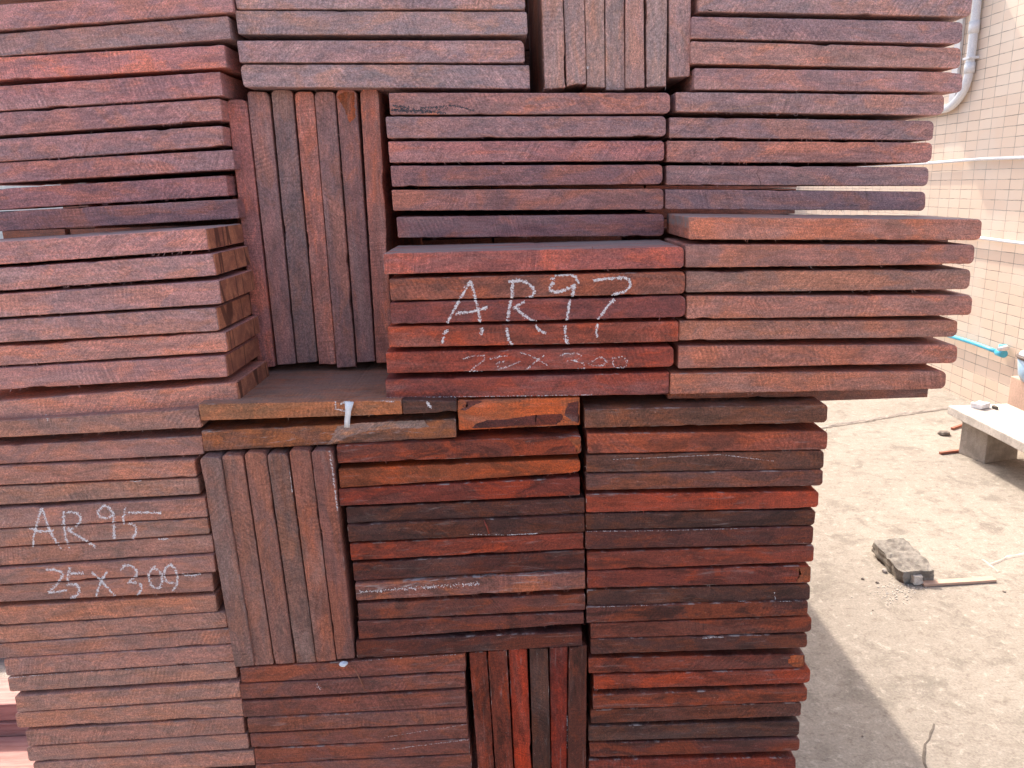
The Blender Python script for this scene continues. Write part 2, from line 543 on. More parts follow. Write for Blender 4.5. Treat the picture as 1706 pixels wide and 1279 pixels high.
# blue supply pipe
bp = empty('blue_pipe', (WX - .03, 4.55, 0.40), label='bright blue plastic water pipe low on the tiled wall', cat='pipe')
L0 = bp.location
bm = bmesh.new()
tube(bm, [Vector((WX - .032, 5.9 - i * 0.143, 0.388 + 0.004 * math.sin(i))) - L0 for i in range(11)], 0.013, 12)
link('run', bm, M_BLUE, bp, smooth=True)
bm = bmesh.new()
tube(bm, [Vector((WX - .034, 4.50, 0.388)) - L0, Vector((WX - .034, 4.44, 0.388)) - L0], 0.023, 14)
tube(bm, [Vector((WX - .034, 4.46, 0.375)) - L0, Vector((WX - .034, 4.46, 0.44)) - L0], [0.019, 0.022], 14)
link('elbow_fitting', bm, M_BLUE, bp)
bm = bmesh.new()
tube(bm, [Vector((WX - .034, 4.425, 0.428)) - L0, Vector((WX - .10, 4.40, 0.428)) - L0], [0.018, 0.010], 12)
link('tap_outlet', bm, M_STRIPW, bp)
# basin beside the pipe
bs = empty('basin', (2.80, 3.90, 0.36), label='white round-topped basin with dark rim and blue band beside the blue pipe', cat='basin')
bm = bmesh.new()
tube(bm, [(0, 0, 0), (0, 0, .03), (0, 0, .12)], [.105, .12, .13], 28)
link('bowl', bm, simple('pale_blue_enamel', (0.30, 0.45, 0.60), (0.45, 0.52, 0.58), 8, 0.3, 0.05), bs)
bm = bmesh.new()
tube(bm, [(0, 0, .12), (0, 0, .127), (0, 0, .134), (0, 0, .137)], [.133, .139, .139, .133], 28)
link('rim', bm, simple('dark_rubber', (0.10, 0.07, 0.06), (0.14, 0.10, 0.08), 20, 0.6), bs)
bm = bmesh.new()
tube(bm, [(0, 0, .138), (0, 0, .150), (0, 0, .160), (0, 0, .165)], [.129, .12, .09, .03], 28)
link('lid', bm, M_PVC, bs, smooth=True)
bm = bmesh.new()
box(bm, 2.72, 2.945, 3.74, 4.05, 0.0, 0.358, 0.006)
tag(link('pedestal', bm, simple('peach_plaster', (0.62, 0.42, 0.32), (0.52, 0.35, 0.27), 8, 0.85)), 'small peach plastered pedestal carrying the round basin', 'pedestal')

# concrete hood above the frame whose shade falls across the tiles
bm = bmesh.new()
box(bm, WX - .34, WX - .001, 5.10, 6.02, 2.60, 2.66, 0.004)
tag(link('window_hood', bm, M_CONC2), 'thin concrete hood jutting from the tiled wall high up', 'hood')

# ------------------------------------------------------------------ bench of slab on a block
def rough_block(bm, x0, x1, y0, y1, z0, z1, bev, amp, sc, cuts, seed):
    b2 = bmesh.new()
    box(b2, x0, x1, y0, y1, z0, z1)
    bmesh.ops.bevel(b2, geom=b2.edges[:], offset=bev, segments=2, affect='EDGES', profile=0.6)
    bmesh.ops.subdivide_edges(b2, edges=[e for e in b2.edges if e.calc_length() > (x1 - x0) * 0.25], cuts=cuts, use_grid_fill=True)
    for v in b2.verts:
        n = noise.noise_vector(v.co * sc + Vector((seed, seed, seed)))
        n2 = noise.noise_vector(v.co * sc * 3.7 + Vector((seed, 0, seed)))
        v.co += (n + n2 * .5) * amp
    me = bpy.data.meshes.new('tmp')
    b2.to_mesh(me); b2.free()
    bm.from_mesh(me)
    bpy.data.meshes.remove(me)


bm = bmesh.new()
rough_block(bm, 0, .205, 0, .165, 0.0, 0.20, 0.004, 0.002, 9, 6, 3)
blk = link('concrete_block', bm, M_CONC, loc=(2.395, 3.678, 0))
blk.rotation_euler.z = 0.25
tag(blk, 'concrete block standing on edge under the grey slab', 'block')
# match the seen face: front-left corner towards the camera
bm = bmesh.new()
rough_block(bm, 2.305, 2.62, 2.35, 3.90, 0.203, 0.248, 0.005, 0.0022, 6, 9, 8)
slab = link('stone_slab', bm, M_CONC2)
tag(slab, 'long weathered grey slab lying as a low bench by the wall', 'slab')
bm = bmesh.new()
rough_block(bm, 2.38, 2.68, 2.50, 2.64, 0.0, 0.20, 0.004, 0.002, 9, 6, 5)
tag(link('concrete_block', bm, M_CONC), 'second concrete block under the near end of the slab', 'block')
# crumpled white carton on the slab
bm = bmesh.new()
c0 = on_height(1633, 675, 0.262)
rough_block(bm, -.038, .038, -.03, .03, -.012, .014, 0.003, 0.005, 30, 3, 4)
o = tag(link('crumpled_packet', bm, M_PVC, loc=(c0.x, c0.y, 0.262)), 'small crumpled white packet on the grey slab', 'packet')
o.rotation_euler.z = 0.5
bm = bmesh.new()
rough_block(bm, -.010, .010, -.014, .014, 0, .016, 0.002, 0.003, 50, 2, 9)
o = tag(link('pebble', bm, M_DARKLINE, loc=(c0.x + 0.06, c0.y - 0.03, 0.249)), 'dark chip beside the white packet on the slab', 'stone')

# ------------------------------------------------------------------ broken lump, lath, stones
M_BRICK = simple('mortar_crusted_brick', (0.31, 0.285, 0.25), (0.165, 0.148, 0.13), 30, 0.95, 0.9, 0.004)
lump = empty('broken_brick', (1.452, 2.635, 0), label='broken mortar-crusted brick lying tilted on the sunlit concrete', cat='brick')
bm = bmesh.new()
b2 = bmesh.new()
box(b2, -.062, .062, -.115, .115, 0, .046)
bmesh.ops.subdivide_edges(b2, edges=b2.edges[:], cuts=12, use_grid_fill=True)
for v in b2.verts:
    n = noise.noise_vector(v.co * 22 + Vector((5, 1, 2)))
    n2 = noise.noise_vector(v.co * 75)
    n3 = noise.noise_vector(v.co * 200)
    v.co += n * .006 + n2 * .0045 + n3 * .002
    if v.co.y < -.095: v.co.x *= .86
    v.co.z = max(v.co.z, -0.002)
b2.to_mesh(me := bpy.data.meshes.new('t')); b2.free(); bm.from_mesh(me); bpy.data.meshes.remove(me)
o = link('brick_body', bm, M_BRICK, lump, loc=(0, 0, 0.012))
o.rotation_euler = (0.07, -0.05, 0.0)
bm = bmesh.new()
rough_block(bm, -.028, .012, -.132, -.098, .004, .036, 0.004, 0.006, 40, 3, 12)
link('mortar_lump', bm, M_CONC2, lump)
M_LATH = simple('pale_lath', (0.60, 0.41, 0.31), (0.50, 0.33, 0.25), 6, 0.7, 0.3, 0.001, (3, 30, 30))
a, b = on_height(1536, 975), on_height(1656, 967)
bm = bmesh.new()
d = (b - a)
rough_block(bm, 0, d.length, -.014, .014, 0.001, .011, 0.001, 0.0008, 10, 4, 1)
o = tag(link('wooden_lath', bm, M_LATH, loc=a), 'pale thin wooden lath poking out from under the broken brick', 'lath')
o.rotation_euler = (0, 0.0, math.atan2(d.y, d.x))
M_REDW = simple('red_stick', (0.40, 0.15, 0.09), (0.30, 0.11, 0.07), 8, 0.7, 0.3, 0.001, (30, 3, 30))
for (p, q, lab) in (((1566, 757), (1606, 752), 'thin reddish wooden stick beside the concrete block, the nearer one'), ((1586, 716), (1606, 709), 'short reddish stick lying farther back beside the concrete block')):
    a, b = on_height(*p), on_height(*q)
    d = b - a
    bm = bmesh.new()
    rough_block(bm, 0, d.length, -.008, .008, 0.001, .014, 0.001, 0.0008, 10, 3, 1)
    o = tag(link('wooden_stick', bm, M_REDW, loc=a), lab, 'stick')
    o.rotation_euler.z = math.atan2(d.y, d.x)
M_STONE = simple('dark_stone', (0.15, 0.125, 0.105), (0.24, 0.20, 0.17), 40, 0.85, 0.6, 0.002)


def pebble(x, y, r, lab, flat=0.6, mat=M_STONE, seed=1, **kw):
    bm = bmesh.new()
    bmesh.ops.create_icosphere(bm, subdivisions=2, radius=r)
    for v in bm.verts:
        v.co += noise.noise_vector(v.co / r * 1.3 + Vector((seed, 0, 0))) * r * 0.35
        v.co.z *= flat
    p = on_height(x, y)
    return tag(link('stone', bm, mat, loc=(p.x, p.y, r * flat * 0.7)), lab, 'stone', **kw)


pebble(1572, 724, 0.033, 'flat dark stone on the concrete left of the block', 0.45, seed=3)
pebble(1437, 965, 0.006, 'tiny dark stone left of the broken brick, the leftmost', seed=4)
pebble(1461, 971, 0.006, 'tiny dark stone just below left of the broken brick', seed=5)
pebble(1473, 953, 0.010, 'small pale crumb against the left side of the broken brick', 0.8, M_CONC2, 6)
pebble(1437, 1227, 0.003, 'tiny dark speck of stone in the shaded foreground', seed=7)
pebble(1454, 1017, 0.003, 'tiny dark stone between the brick and the shade edge', seed=8)
pebble(1673, 986, 0.006, 'tiny dark stone below the right end of the lath', 0.4, seed=9)
# crumbled mortar: uncountable
bm = bmesh.new()
rnd = random.Random(5)
for i in range(170):
    p = on_height(rnd.gauss(1492, 20), rnd.gauss(985, 9))
    r = rnd.uniform(.0012, .0036)
    g = bmesh.ops.create_icosphere(bm, subdivisions=1, radius=r)
    for v in g['verts']: v.co = v.co * Vector((1, 1, .7)) .length * 0 + Vector((v.co.x * rnd.uniform(.7, 1.2), v.co.y, v.co.z * .6)) + Vector((p.x, p.y, r * .4)) if False else Vector((v.co.x, v.co.y, v.co.z * .6)) + Vector((p.x, p.y, r * .4))
tag(link('mortar_crumbs', bm, M_CONC2), 'scatter of pale mortar crumbs in front of the broken brick', 'crumbs', kind='stuff')

# ------------------------------------------------------------------ things behind at lower left
M_REDBEAM = simple('reddish_timber', (0.42, 0.20, 0.17), (0.30, 0.12, 0.10), 5, 0.6, 0.4, 0.002, (1.5, 20, 20))
for x0, x1, y0, y1, z0, z1, lab in ((-2.5, -1.20, 1.86, 1.99, 0.052, 0.105, 'reddish timber lying behind at lower left, the upper of two'),
                               (-2.5, -1.22, 1.85, 1.98, 0.0, 0.050, 'reddish timber lying behind at lower left, the lower of two'),
                               (-2.9, -1.62, 2.25, 2.37, 0.0, 0.10, 'dark red timber lying farthest back at lower left')):
    bm = bmesh.new()
    rough_block(bm, x0, x1, y0, y1, z0, z1, 0.004, 0.002, 5, 5, x0)
    tag(link('timber', bm, M_REDBEAM), lab, 'timber')
bm = bmesh.new()
rough_block(bm, -2.6, -0.95, 1.22, 1.845, 0.001, 0.012, 0.001, 0.001, 4, 4, 2)  # thin sheet added for the reddish tone of the ground here
tag(link('reddish_ground_sheet', bm, M_REDBEAM), 'thin added sheet standing in for reddish ground at lower left', 'sheet')
# unseen block added so no sunlight passes under the stack
bm = bmesh.new()
box(bm, -0.62, 0.32, 0.90, 1.30, 0.0, 0.36, 0.01)
tag(link('added_plinth', bm, M_CONC), 'unseen added plinth carrying the foot of the board stack', 'plinth')

# ------------------------------------------------------------------ THE STACK
# each board: (pixel quad of its front face, colour seen, look)
# horizontal rows: xl, ytl, ybl, xr, ytr, ybr, (r,g,b), patch, 'look'
A = [  # top left bundle
 (0,7,49,384,-20,20,(168,126,134),.35,'mauve board with faint pink blotches'),
 (0,56,93,380,26,65,(138,120,132),.25,'blue-grey smooth board'),
 (0,95,133,373,74,112,(196,124,112),.6,'bright salmon-orange board'),
 (0,143,184,366,119,159,(166,114,120),.3,'pink-mauve board with frayed top edge'),
 (0,187,225,366,164,200,(160,118,120),.3,'dusty mauve board with pale right end'),
 (0,231,269,370,209,243,(152,117,113),.3,'dull pinkish brown board'),
 (0,271,305,387,249,282,(160,112,108),.45,'pinkish board with orange right end'),
 (0,314,349,376,292,326,(146,96,102),.5,'plum board under a bright slit of light'),
 (0,352,385,394,331,364,(122,84,90),.6,'dark purple-brown board'),
]
B = [  # left bundle with sawn ends
 (0,402,440,342,380,416,(180,124,118),.25,'light salmon-pink board with visible top'),
 (0,446,484,355,422,459,(168,124,120),.25,'dusty pink board with red sawn end'),
 (0,490,528,364,467,506,(152,116,114),.3,'greyish pink board with rough lower edge'),
 (0,533,570,359,512,551,(146,114,109),.3,'grey-brown board with dark sawn end'),
 (0,576,609,375,553,586,(176,118,102),.35,'orange-pink board with line-marked end'),
 (0,613,649,374,592,628,(158,110,104),.3,'dull pink board with split sawn end'),
 (0,668,701,393,637,675,(184,118,92),.3,'orange lowest board with long sawn end'),
]
Cc = [
 (389,-20,15,874,-20,16,(156,126,138),.35,'lilac-grey board'),
 (391,17,57,878,19,58,(148,126,142),.35,'pale blue-lilac board'),
 (394,67,104,873,67,104,(158,120,126),.4,'pinkish board with dark rings'),
 (400,107,145,882,108,148,(148,122,124),.3,'grey board with rounded left corner'),
]
Mm = [
 (647,154,191,1117,154,189,(158,114,104),.65,'tan board with black bark stain'),
 (642,194,230,1110,193,227,(142,116,116),.25,'grey-pink rough board'),
 (646,235,271,1107,234,268,(168,108,104),.4,'rosy board with scratched right end'),
 (650,276,311,1104,274,307,(122,86,92),.55,'dark plum board'),
 (652,316,351,1106,314,349,(154,104,92),.5,'pinkish tan board'),
 (660,361,396,1107,356,393,(118,76,78),.6,'dark reddish purple board'),
]
Nn = [
 (637,422,457,1140,410,446,(156,88,80),.5,'reddish top board with grey upper face'),
 (648,464,501,1142,452,489,(128,78,62),.5,'brown board with the tops of the chalk letters'),
 (649,504,540,1143,492,528,(112,60,56),.5,'dark red board with the chalk letter middles'),
 (645,544,579,1131,535,569,(138,66,48),.8,'orange-red board with the feet of the letters'),
 (642,587,622,1123,577,611,(132,58,44),.6,'red board with the chalk figures 22x300'),
 (641,632,664,1115,620,657,(120,58,50),.7,'dark red lowest board with dusty lower edge'),
]
Rr = [
 (1164,-20,19,1623,-20,28,(152,126,124),.35,'grey board with small dark knot'),
 (1152,27,64,1606,36,73,(146,114,116),.35,'mauve board with fine curved grain'),
 (1151,68,106,1603,79,114,(178,124,106),.4,'peach-toned board'),
 (1157,113,149,1606,120,154,(158,116,112),.3,'dusty pink board'),
 (1126,153,186,1575,158,192,(152,118,112),.35,'grey-pink board with pale diagonal streak'),
 (1115,195,229,1558,201,234,(130,102,106),.35,'purplish grey board'),
 (1111,234,270,1555,237,271,(170,108,94),.5,'orange-pink board with grey right tip'),
 (1110,275,308,1549,278,310,(142,104,98),.4,'brownish pink board with short black crack'),
 (1108,315,348.5,1544,319,351,(130,94,92),.4,'dark mauve board'),
]
Ss = [
 (1148,361,399,1638,365,400,(170,104,84),.4,'orange-tan board with pale top face, the longest'),
 (1142,407,446,1626,407,440,(144,98,88),.3,'brown board with rounded right end'),
 (1143,452,487,1619,448,482,(138,104,90),.3,'rough grey-brown board with diagonal saw marks'),
 (1144,493,531,1622,491,525,(154,98,82),.35,'reddish tan board with chipped right end'),
 (1131,534,567,1597,533,561,(138,94,78),.3,'brown board with straight fine grain'),
 (1130,576,614,1597,574,605,(146,88,72),.35,'reddish brown board with frayed lower edge'),
 (1116,622,657,1578,618,648,(150,92,72),.35,'warm brown lowest board'),
]
Dd = [
 (0,701,729,331,680,712,(138,105,94),.2,'grey-brown board with a small chalk tick'),
 (0,742,773,336,726,757,(152,108,98),.25,'pinkish brown board'),
 (0,777,808,324,765,794,(166,112,94),.3,'light orange-brown board'),
 (0,810.5,841,330,796,823,(142,110,95),.2,'olive-brown board with a white flake on its edge'),
 (0,847,880,342,829,861,(150,108,96),.25,'brown board with the tops of chalk AR95'),
 (0,882,911,346,863,889,(142,105,90),.2,'brown board with the bottoms of chalk AR95'),
 (0,913,942,353,891,920,(140,103,90),.2,'plain brown board between the two chalk lines'),
 (0,948,974,356,924,953,(146,105,94),.25,'brown board with the tops of chalk 25x300'),
 (0,976,1003,353,955,985,(138,100,88),.2,'brown board with the bottoms of chalk 25x300'),
 (0,1011,1041,359,991,1019,(160,106,82),.3,'orange-brown board'),
 (0,1044,1071,376,1019,1045,(146,106,90),.2,'light brown board with scratched lower edge'),
 (0,1073,1097,384,1047,1072,(142,100,86),.25,'plain pinkish brown board'),
 (5,1098,1126,391,1074,1101,(152,110,98),.15,'brown board with pale rounded left tip'),
 (11,1128,1153,392,1102,1130,(148,114,100),.15,'grey-tan board under a white dusty line'),
 (23,1160,1187,399,1136,1162,(152,110,94),.2,'tan board with sunlit left corner'),
 (24,1188,1213,403,1165,1193,(158,110,90),.2,'orange-tan board with white rounded tip'),
 (41,1217,1243,405,1195,1221,(150,104,88),.25,'brown board with a row of tiny dark nicks'),
 (43,1245,1269,412,1222,1247,(146,108,94),.15,'grey-brown board with short left end'),
 (54,1271,1295,423,1250,1275,(150,106,90),.2,'brown lowest board cut by the picture edge'),
]
Ee = [
 (330,673,701,669,666.5,690,(158,102,74),.35,'tan board carrying the white plastic strip'),
 (335,718,752,759,697,729,(132,86,70),.7,'two-tone brown board with a pale wiped patch'),
 (669.5,665.5,690,760,667.5,686,(84,56,52),.4,'short dark purple-brown board end'),
 (761.5,666.5,717,966,662,708,(166,88,54),.9,'thick short orange block with dark stains'),
]
Gg = [
 (560,742,772,968,725.5,756,(126,60,48),.7,'red-brown board with orange right corner'),
 (563,781,813,968,764,787,(162,78,42),.5,'bright orange-red board with slanted grain'),
 (563,815,843,966,795,825,(124,50,40),.7,'deep red board with a pale smear at left'),
 (576,845,872,974,829,855,(70,44,42),.5,'near-black board with white line beneath'),
 (578,874,903,974,858,886,(64,40,40),.5,'black-brown board with thin red chip'),
 (582,906,934,972,887,914,(132,56,42),.7,'red board with dusty upper edge'),
 (587,938,968,974,916,947,(72,38,36),.5,'dark chocolate-red board'),
 (591,972,1001,975,952,981,(146,96,88),.6,'whitish scuffed board'),
 (595,1005,1033,975,989,1016,(108,62,56),.6,'dark reddish board with pale dashes'),
 (595,1035,1065,973,1020,1039,(106,58,52),.6,'reddish brown board with dusty right edge'),
 (592,1068,1097,970,1052,1076,(74,40,38),.5,'dark lowest board over the upright set'),
]
Hh = [
 (399,1113,1138,775,1089,1118,(120,70,58),.4,'brown board with small pits'),
 (399,1140,1165,774,1121,1145,(108,68,60),.3,'dull brown board with white star mark'),
 (403,1169,1195,775,1149,1177,(114,68,57),.3,'plain reddish brown board'),
 (411,1197,1221,777,1180,1204,(118,76,65),.3,'pale brown board with curly grain'),
 (416,1222.5,1246,779,1206,1230,(108,68,60),.3,'brown board with white rubbed spots'),
 (423,1248,1273,782,1231,1255,(112,66,56),.3,'reddish brown board with dusty line below'),
 (425,1274,1298,785,1257,1282,(112,68,58),.3,'brown lowest board'),
]
Kk = [
 (974,682,713,1380,673,704,(122,82,66),.3,'olive-brown top board'),
 (978,722,756,1380,718,749,(158,86,70),.4,'pinkish red board with feathery grain'),
 (976,758,787,1374,750,782,(104,70,60),.5,'dark board with a pale lens-shaped scar'),
 (976,790,817,1372,783,809,(112,74,68),.4,'purplish brown board'),
 (976,823,854,1365,818,846,(172,70,48),.4,'bright orange-red board'),
 (975,856,883,1360,849,875,(66,44,41),.5,'black board'),
 (975,885,915,1356,877,906,(84,46,43),.6,'dark red-black board'),
 (978,920,950,1357,908,936,(130,60,48),.4,'plain red board'),
 (978,951,980,1352,942,971,(116,52,44),.7,'red board with orange right tip'),
 (978,983,1009,1351,973,1000,(72,48,44),.5,'dark board with short pale scratch'),
 (977,1011,1038,1347,1000,1025,(92,50,44),.7,'mixed red and black board'),
 (984,1039,1064,1353,1027,1053,(112,56,44),.5,'reddish brown board with thin scratch'),
 (984,1065,1090,1346,1056,1079,(76,46,43),.6,'dark brown board with pink scuff'),
 (980,1096,1122,1342,1089,1112,(108,50,40),.5,'red-brown board with orange tip'),
 (989,1125,1149,1351,1114,1138,(144,60,42),.6,'fiery red-orange board'),
 (988,1158,1182,1346,1145,1169,(124,60,44),.6,'rusty red board'),
 (984,1183,1206,1336,1170,1193,(98,56,46),.4,'short dull brown board'),
 (980,1210,1235,1333,1201,1226,(68,46,42),.5,'nearly black brown board'),
 (981,1238,1262,1333,1230,1251,(92,48,43),.6,'dark red board with pale dust line'),
 (981,1266,1290,1327,1262,1284,(128,52,40),.5,'red lowest board cut by the picture edge'),
]
# uprights: xtl, xtr, ytl, ytr, xbl, xbr, ybl, ybr
V1 = [
 (377,410,165,165,430,458,613,611,(170,104,98),.5,'rosy red-footed upright board'),
 (411,447,152,152,462,493,608,606,(142,108,104),.25,'dusty pink upright board'),
 (451,487,149,149,495,529,605,603,(108,94,92),.2,'dark grey upright board'),
 (490,522,152,152,531,560,608,607,(172,104,86),.5,'orange-pink upright board'),
 (523,557,152,152,561,593,613,611,(126,96,92),.3,'grey wavy-grained upright board with frayed foot'),
 (559,593,149,149,595,625,604,602,(124,88,84),.5,'purple-brown upright board with orange head'),
 (599,630,148,148,627,656,605,603,(166,100,82),.4,'orange-tan upright board'),
]
V2 = [
 (895.2,930.2,-210,-210,908,943,148,146,(160,124,114),.2,'pinkish tan upright board beside the dark slot'),
 (931.0,968.4,-210,-210,944,977,144,140,(150,122,114),.2,'grey-tan upright board'),
 (969.4,1005.8,-210,-210,978,1008,145,146,(162,124,108),.25,'peach upright board with a white fleck'),
 (1006.9,1038.3,-210,-210,1009,1041.5,150,150,(144,118,110),.4,'upright board with orange left edge'),
 (1042.0,1069.7,-210,-210,1042,1074,147,146,(156,120,112),.2,'dusty rose upright board'),
 (1074.8,1114.3,-210,-210,1077,1110,145,144,(142,120,114),.15,'cool grey-brown upright board'),
 (1115.0,1155.2,-210,-210,1115,1149.5,129,127,(162,124,118),.2,'raised pink upright board ending higher'),
]
V3 = [
 (332,366,761,761,391,424,1112,1109,(116,88,79),.15,'grey-brown upright board'),
 (368,404,758,758,424.5,456,1109,1107,(126,90,78),.15,'light brown upright board'),
 (406,442,753,753,458,491,1107,1105,(122,84,73),.3,'pinkish brown upright board with saw marks'),
 (444,479,755,755,494,527,1105,1103,(104,78,68),.25,'dark olive-brown upright board with wavy grain'),
 (481,516,749,749,527.5,560,1103,1101,(128,76,60),.5,'rust-brown upright board with chipped head'),
 (517.5,553,750,750,561,591,1099,1097,(108,66,58),.4,'dark red-brown upright board with pale top corner'),
]
V4 = [
 (781,811,1087,1085,806,833,1410,1410,(120,56,42),.6,'rust-red upright board beside the dark slot'),
 (812.5,844,1083,1082,834,863,1410,1410,(114,50,36),.8,'orange and black upright board'),
 (847,878,1081,1081,863.5,891,1410,1410,(164,56,34),.5,'vivid red-orange upright board'),
 (882,913,1080,1080,891.5,920,1410,1410,(62,44,39),.3,'black upright board'),
 (915,946,1079,1077,920.5,944,1410,1410,(122,42,34),.5,'crimson upright board with white paint drip'),
 (948,978,1077,1075,944.5,975,1410,1410,(80,44,36),.6,'dark brown upright board nearest the lower right bundle'),
]
ORD = ['topmost', 'second', 'third', 'fourth', 'fifth', 'sixth', 'seventh', 'eighth', 'ninth', 'tenth', 'eleventh', 'twelfth',
       'thirteenth', 'fourteenth', 'fifteenth', 'sixteenth', 'seventeenth', 'eighteenth', 'nineteenth', 'twentieth']
ALB = 1.06       # seen colour -> base colour in this shade

BOARDS = []      # (object, pixel polygon, depth, matrix) for chalk


def in_poly(x, y, poly):
    c = False
    j = len(poly) - 1
    for i in range(len(poly)):
        xi, yi = poly[i]; xj, yj = poly[j]
        if (yi > y) != (yj > y) and x < (xj - xi) * (y - yi) / (yj - yi) + xi: c = not c
        j = i
    return c


def make_board(px, D, L, mat, col, patch, label, group, round_l=0.0, round_r=0.0, force_w=None, upright=False, seed=0, sawn=False, name='board', pale_top=False):
    """px: TL, TR, BR, BL as seen; the board lies in the plane y = D and runs back by L."""
    rnd = random.Random(seed * 7919 + 13)
    TL, TR, BR, BL = [on_depth(x, y, D) for x, y in px]
    if force_w:
        for a, b, w in ((TL, TR, 'T'), (BL, BR, 'B')):
            dvec = (a - b).normalized()
            n = b + dvec * force_w
            if w == 'T': TL = n
            else: BL = n
    if upright:   # local x runs top -> bottom
        q = [TR, BR, BL, TL]      # local: left-top, right-top, right-bottom, left-bottom after rotation
        xdir = ((BR + BL) - (TR + TL)).normalized()
    else:
        q = [TL, TR, BR, BL]
        xdir = ((TR + BR) - (TL + BL)).normalized()
    ydir = Vector((0, 1, 0))
    zdir = xdir.cross(ydir).normalized()
    cen = (q[0] + q[1] + q[2] + q[3]) / 4
    R = Matrix((xdir, ydir, zdir)).transposed()
    loc = [Vector(((p - cen).dot(xdir), (p - cen).dot(zdir))) for p in q]
    (ltx, ltz), (rtx, rtz), (rbx, rbz), (lbx, lbz) = loc
    H = ((ltz - lbz) + (rtz - rbz)) / 2
    # outline, clockwise from left-top
    pts = []

    def edge(a, b, step, skip_end=True):
        n = max(1, int((b - a).length / step))
        return [a.lerp(b, i / n) for i in range(n)]

    def corner(p, r, a0, sx, sz):
        if r <= 0: r = rnd.uniform(0.0012, 0.0022)
        c = Vector((p.x + sx * r, p.y + sz * r))
        n = 6 if r > .002 else 3
        return [c + Vector((math.cos(math.radians(a0 - 90 * i / n)), math.sin(math.radians(a0 - 90 * i / n)))) * r for i in range(n + 1)]
    lt, rt, rb, lb = Vector(loc[0]), Vector(loc[1]), Vector(loc[2]), Vector(loc[3])
    rl = lambda v: min(v * rnd.uniform(.7, 1.2), H * .42) if v else 0
    if upright:
        c_lt, c_lb = corner(lt, rl(round_l), 180, 1, -1), corner(lb, rl(round_l), 270, 1, 1)
        c_rt, c_rb = corner(rt, rl(round_r), 90, -1, -1), corner(rb, rl(round_r), 0, -1, 1)
    else:
        c_lt, c_lb = corner(lt, rl(round_l), 180, 1, -1), corner(lb, rl(round_l), 270, 1, 1)
        c_rt, c_rb = corner(rt, rl(round_r), 90, -1, -1), corner(rb, rl(round_r), 0, -1, 1)
    st = 0.0028
    outl = c_lt + edge(c_lt[-1], c_rt[0], st)[1:] + c_rt + edge(c_rt[-1], c_rb[0], st)[1:] + c_rb + edge(c_rb[-1], c_lb[0], st)[1:] + c_lb + edge(c_lb[-1], c_lt[0], st)[1:]
    sd = Vector((seed * 3.1, seed * 1.7, 0))
    n = len(outl)
    nrm = []
    for i in range(n):
        t = (outl[(i + 1) % n] - outl[i - 1]).normalized()
        nrm.append(Vector((t.y, -t.x)))    # inward for a clockwise outline
    fz = rnd.random() < 0.45
    out2 = []
    for i, p in enumerate(outl):
        P3 = Vector((p.x * 30, p.y * 30, 0)) + sd
        j = noise.noise(P3) * 0.00025 + noise.noise(P3 * 5) * 0.00028 + noise.noise(P3 * 17) * 0.00022
        c = noise.noise(P3 * 0.9 + Vector((50, 0, 0)))
        if c > 0.42 and P3.y * P3.y >= 0: j += min(.0012, (c - 0.42) * 0.006) * (1 + .6 * noise.noise(P3 * 9))       # knocked-off bits
        if p.y < 0 and fz: j += max(0, noise.noise(P3 * 26)) * 0.0005
        out2.append(p + nrm[i] * (j + 0.00015))
    # bow: the long faces are never dead straight
    bow = rnd.uniform(-.0002, .0002)
    W = (rt - lt).length
    for p in out2: p.y += bow * (1 - (2 * p.x / W) ** 2)
    bm = bmesh.new()
    lay = bm.verts.layers.float.new('rim')

    def ring(off, y, rim):
        r = []
        for i, p in enumerate(out2):
            a = p + nrm[i] * off
            v = bm.verts.new((a.x, y, a.y))
            v[lay] = rim
            r.append(v)
        return r
    yaw = rnd.uniform(-.006, .006)
    lb = bm.verts.layers.float.new('pale_top')
    f0 = ring(0.0011, 0.0, 0.0)
    f1 = ring(0.0006, 0.0001, 1.0)
    f2 = ring(0.0, 0.0009, 1.0)
    f3 = ring(0.0, 0.004, 0.15)
    f4 = ring(0.0, L, 0.0)
    if pale_top:  # top faces mixed towards a pale grey
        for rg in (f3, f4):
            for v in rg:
                if v.co.z > 0: v[lb] = pale_top
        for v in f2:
            if v.co.z > 0: v[lb] = 0.4 * pale_top
    # front face: fill between inner ring
    ff = bm.faces.new(list(reversed(f0)))
    for a, b in ((f0, f1), (f1, f2), (f2, f3), (f3, f4)):
        for i in range(n):
            k = (i + 1) % n
            f = bm.faces.new((a[i], a[k], b[k], b[i]))
            f.smooth = a is not f3
    bm.faces.new(f4)
    bmesh.ops.recalc_face_normals(bm, faces=bm.faces[:])
    # fuzz: torn fibres at the arrises
    nf = rnd.randint(4, 26) if fz else rnd.randint(0, 7)
    cl = rnd.uniform(-.15, .15)
    for k in range(nf):
        i = rnd.randrange(n)
        if rnd.random() < 0.75:
            i = min(range(n), key=lambda q: abs(out2[q].x - (cl + rnd.gauss(0, .05))) + (0 if out2[q].y < 0 else 1))
        p = out2[i]
        s = -nrm[i]
        ln = rnd.uniform(.0008, .0035) * (1.2 if fz else .8)
        sk = rnd.uniform(-1.3, 1.3)
        t = Vector((s.y, -s.x))
        w = rnd.uniform(.00012, .00030)
        tip = p + s * ln + t * ln * sk
        mid = p + s * ln * .55 + t * ln * sk * .3
        yy = rnd.uniform(-.0002, .0012)
        a = [bm.verts.new((p.x - t.x * w, yy, p.y - t.y * w)), bm.verts.new((p.x + t.x * w, yy, p.y + t.y * w)),
             bm.verts.new((mid.x + t.x * w, yy - .0006, mid.y + t.y * w)), bm.verts.new((mid.x - t.x * w, yy - .0006, mid.y - t.y * w)),
             bm.verts.new((tip.x, yy - .0012, tip.y))]
        for v in a: v[lay] = 1.0
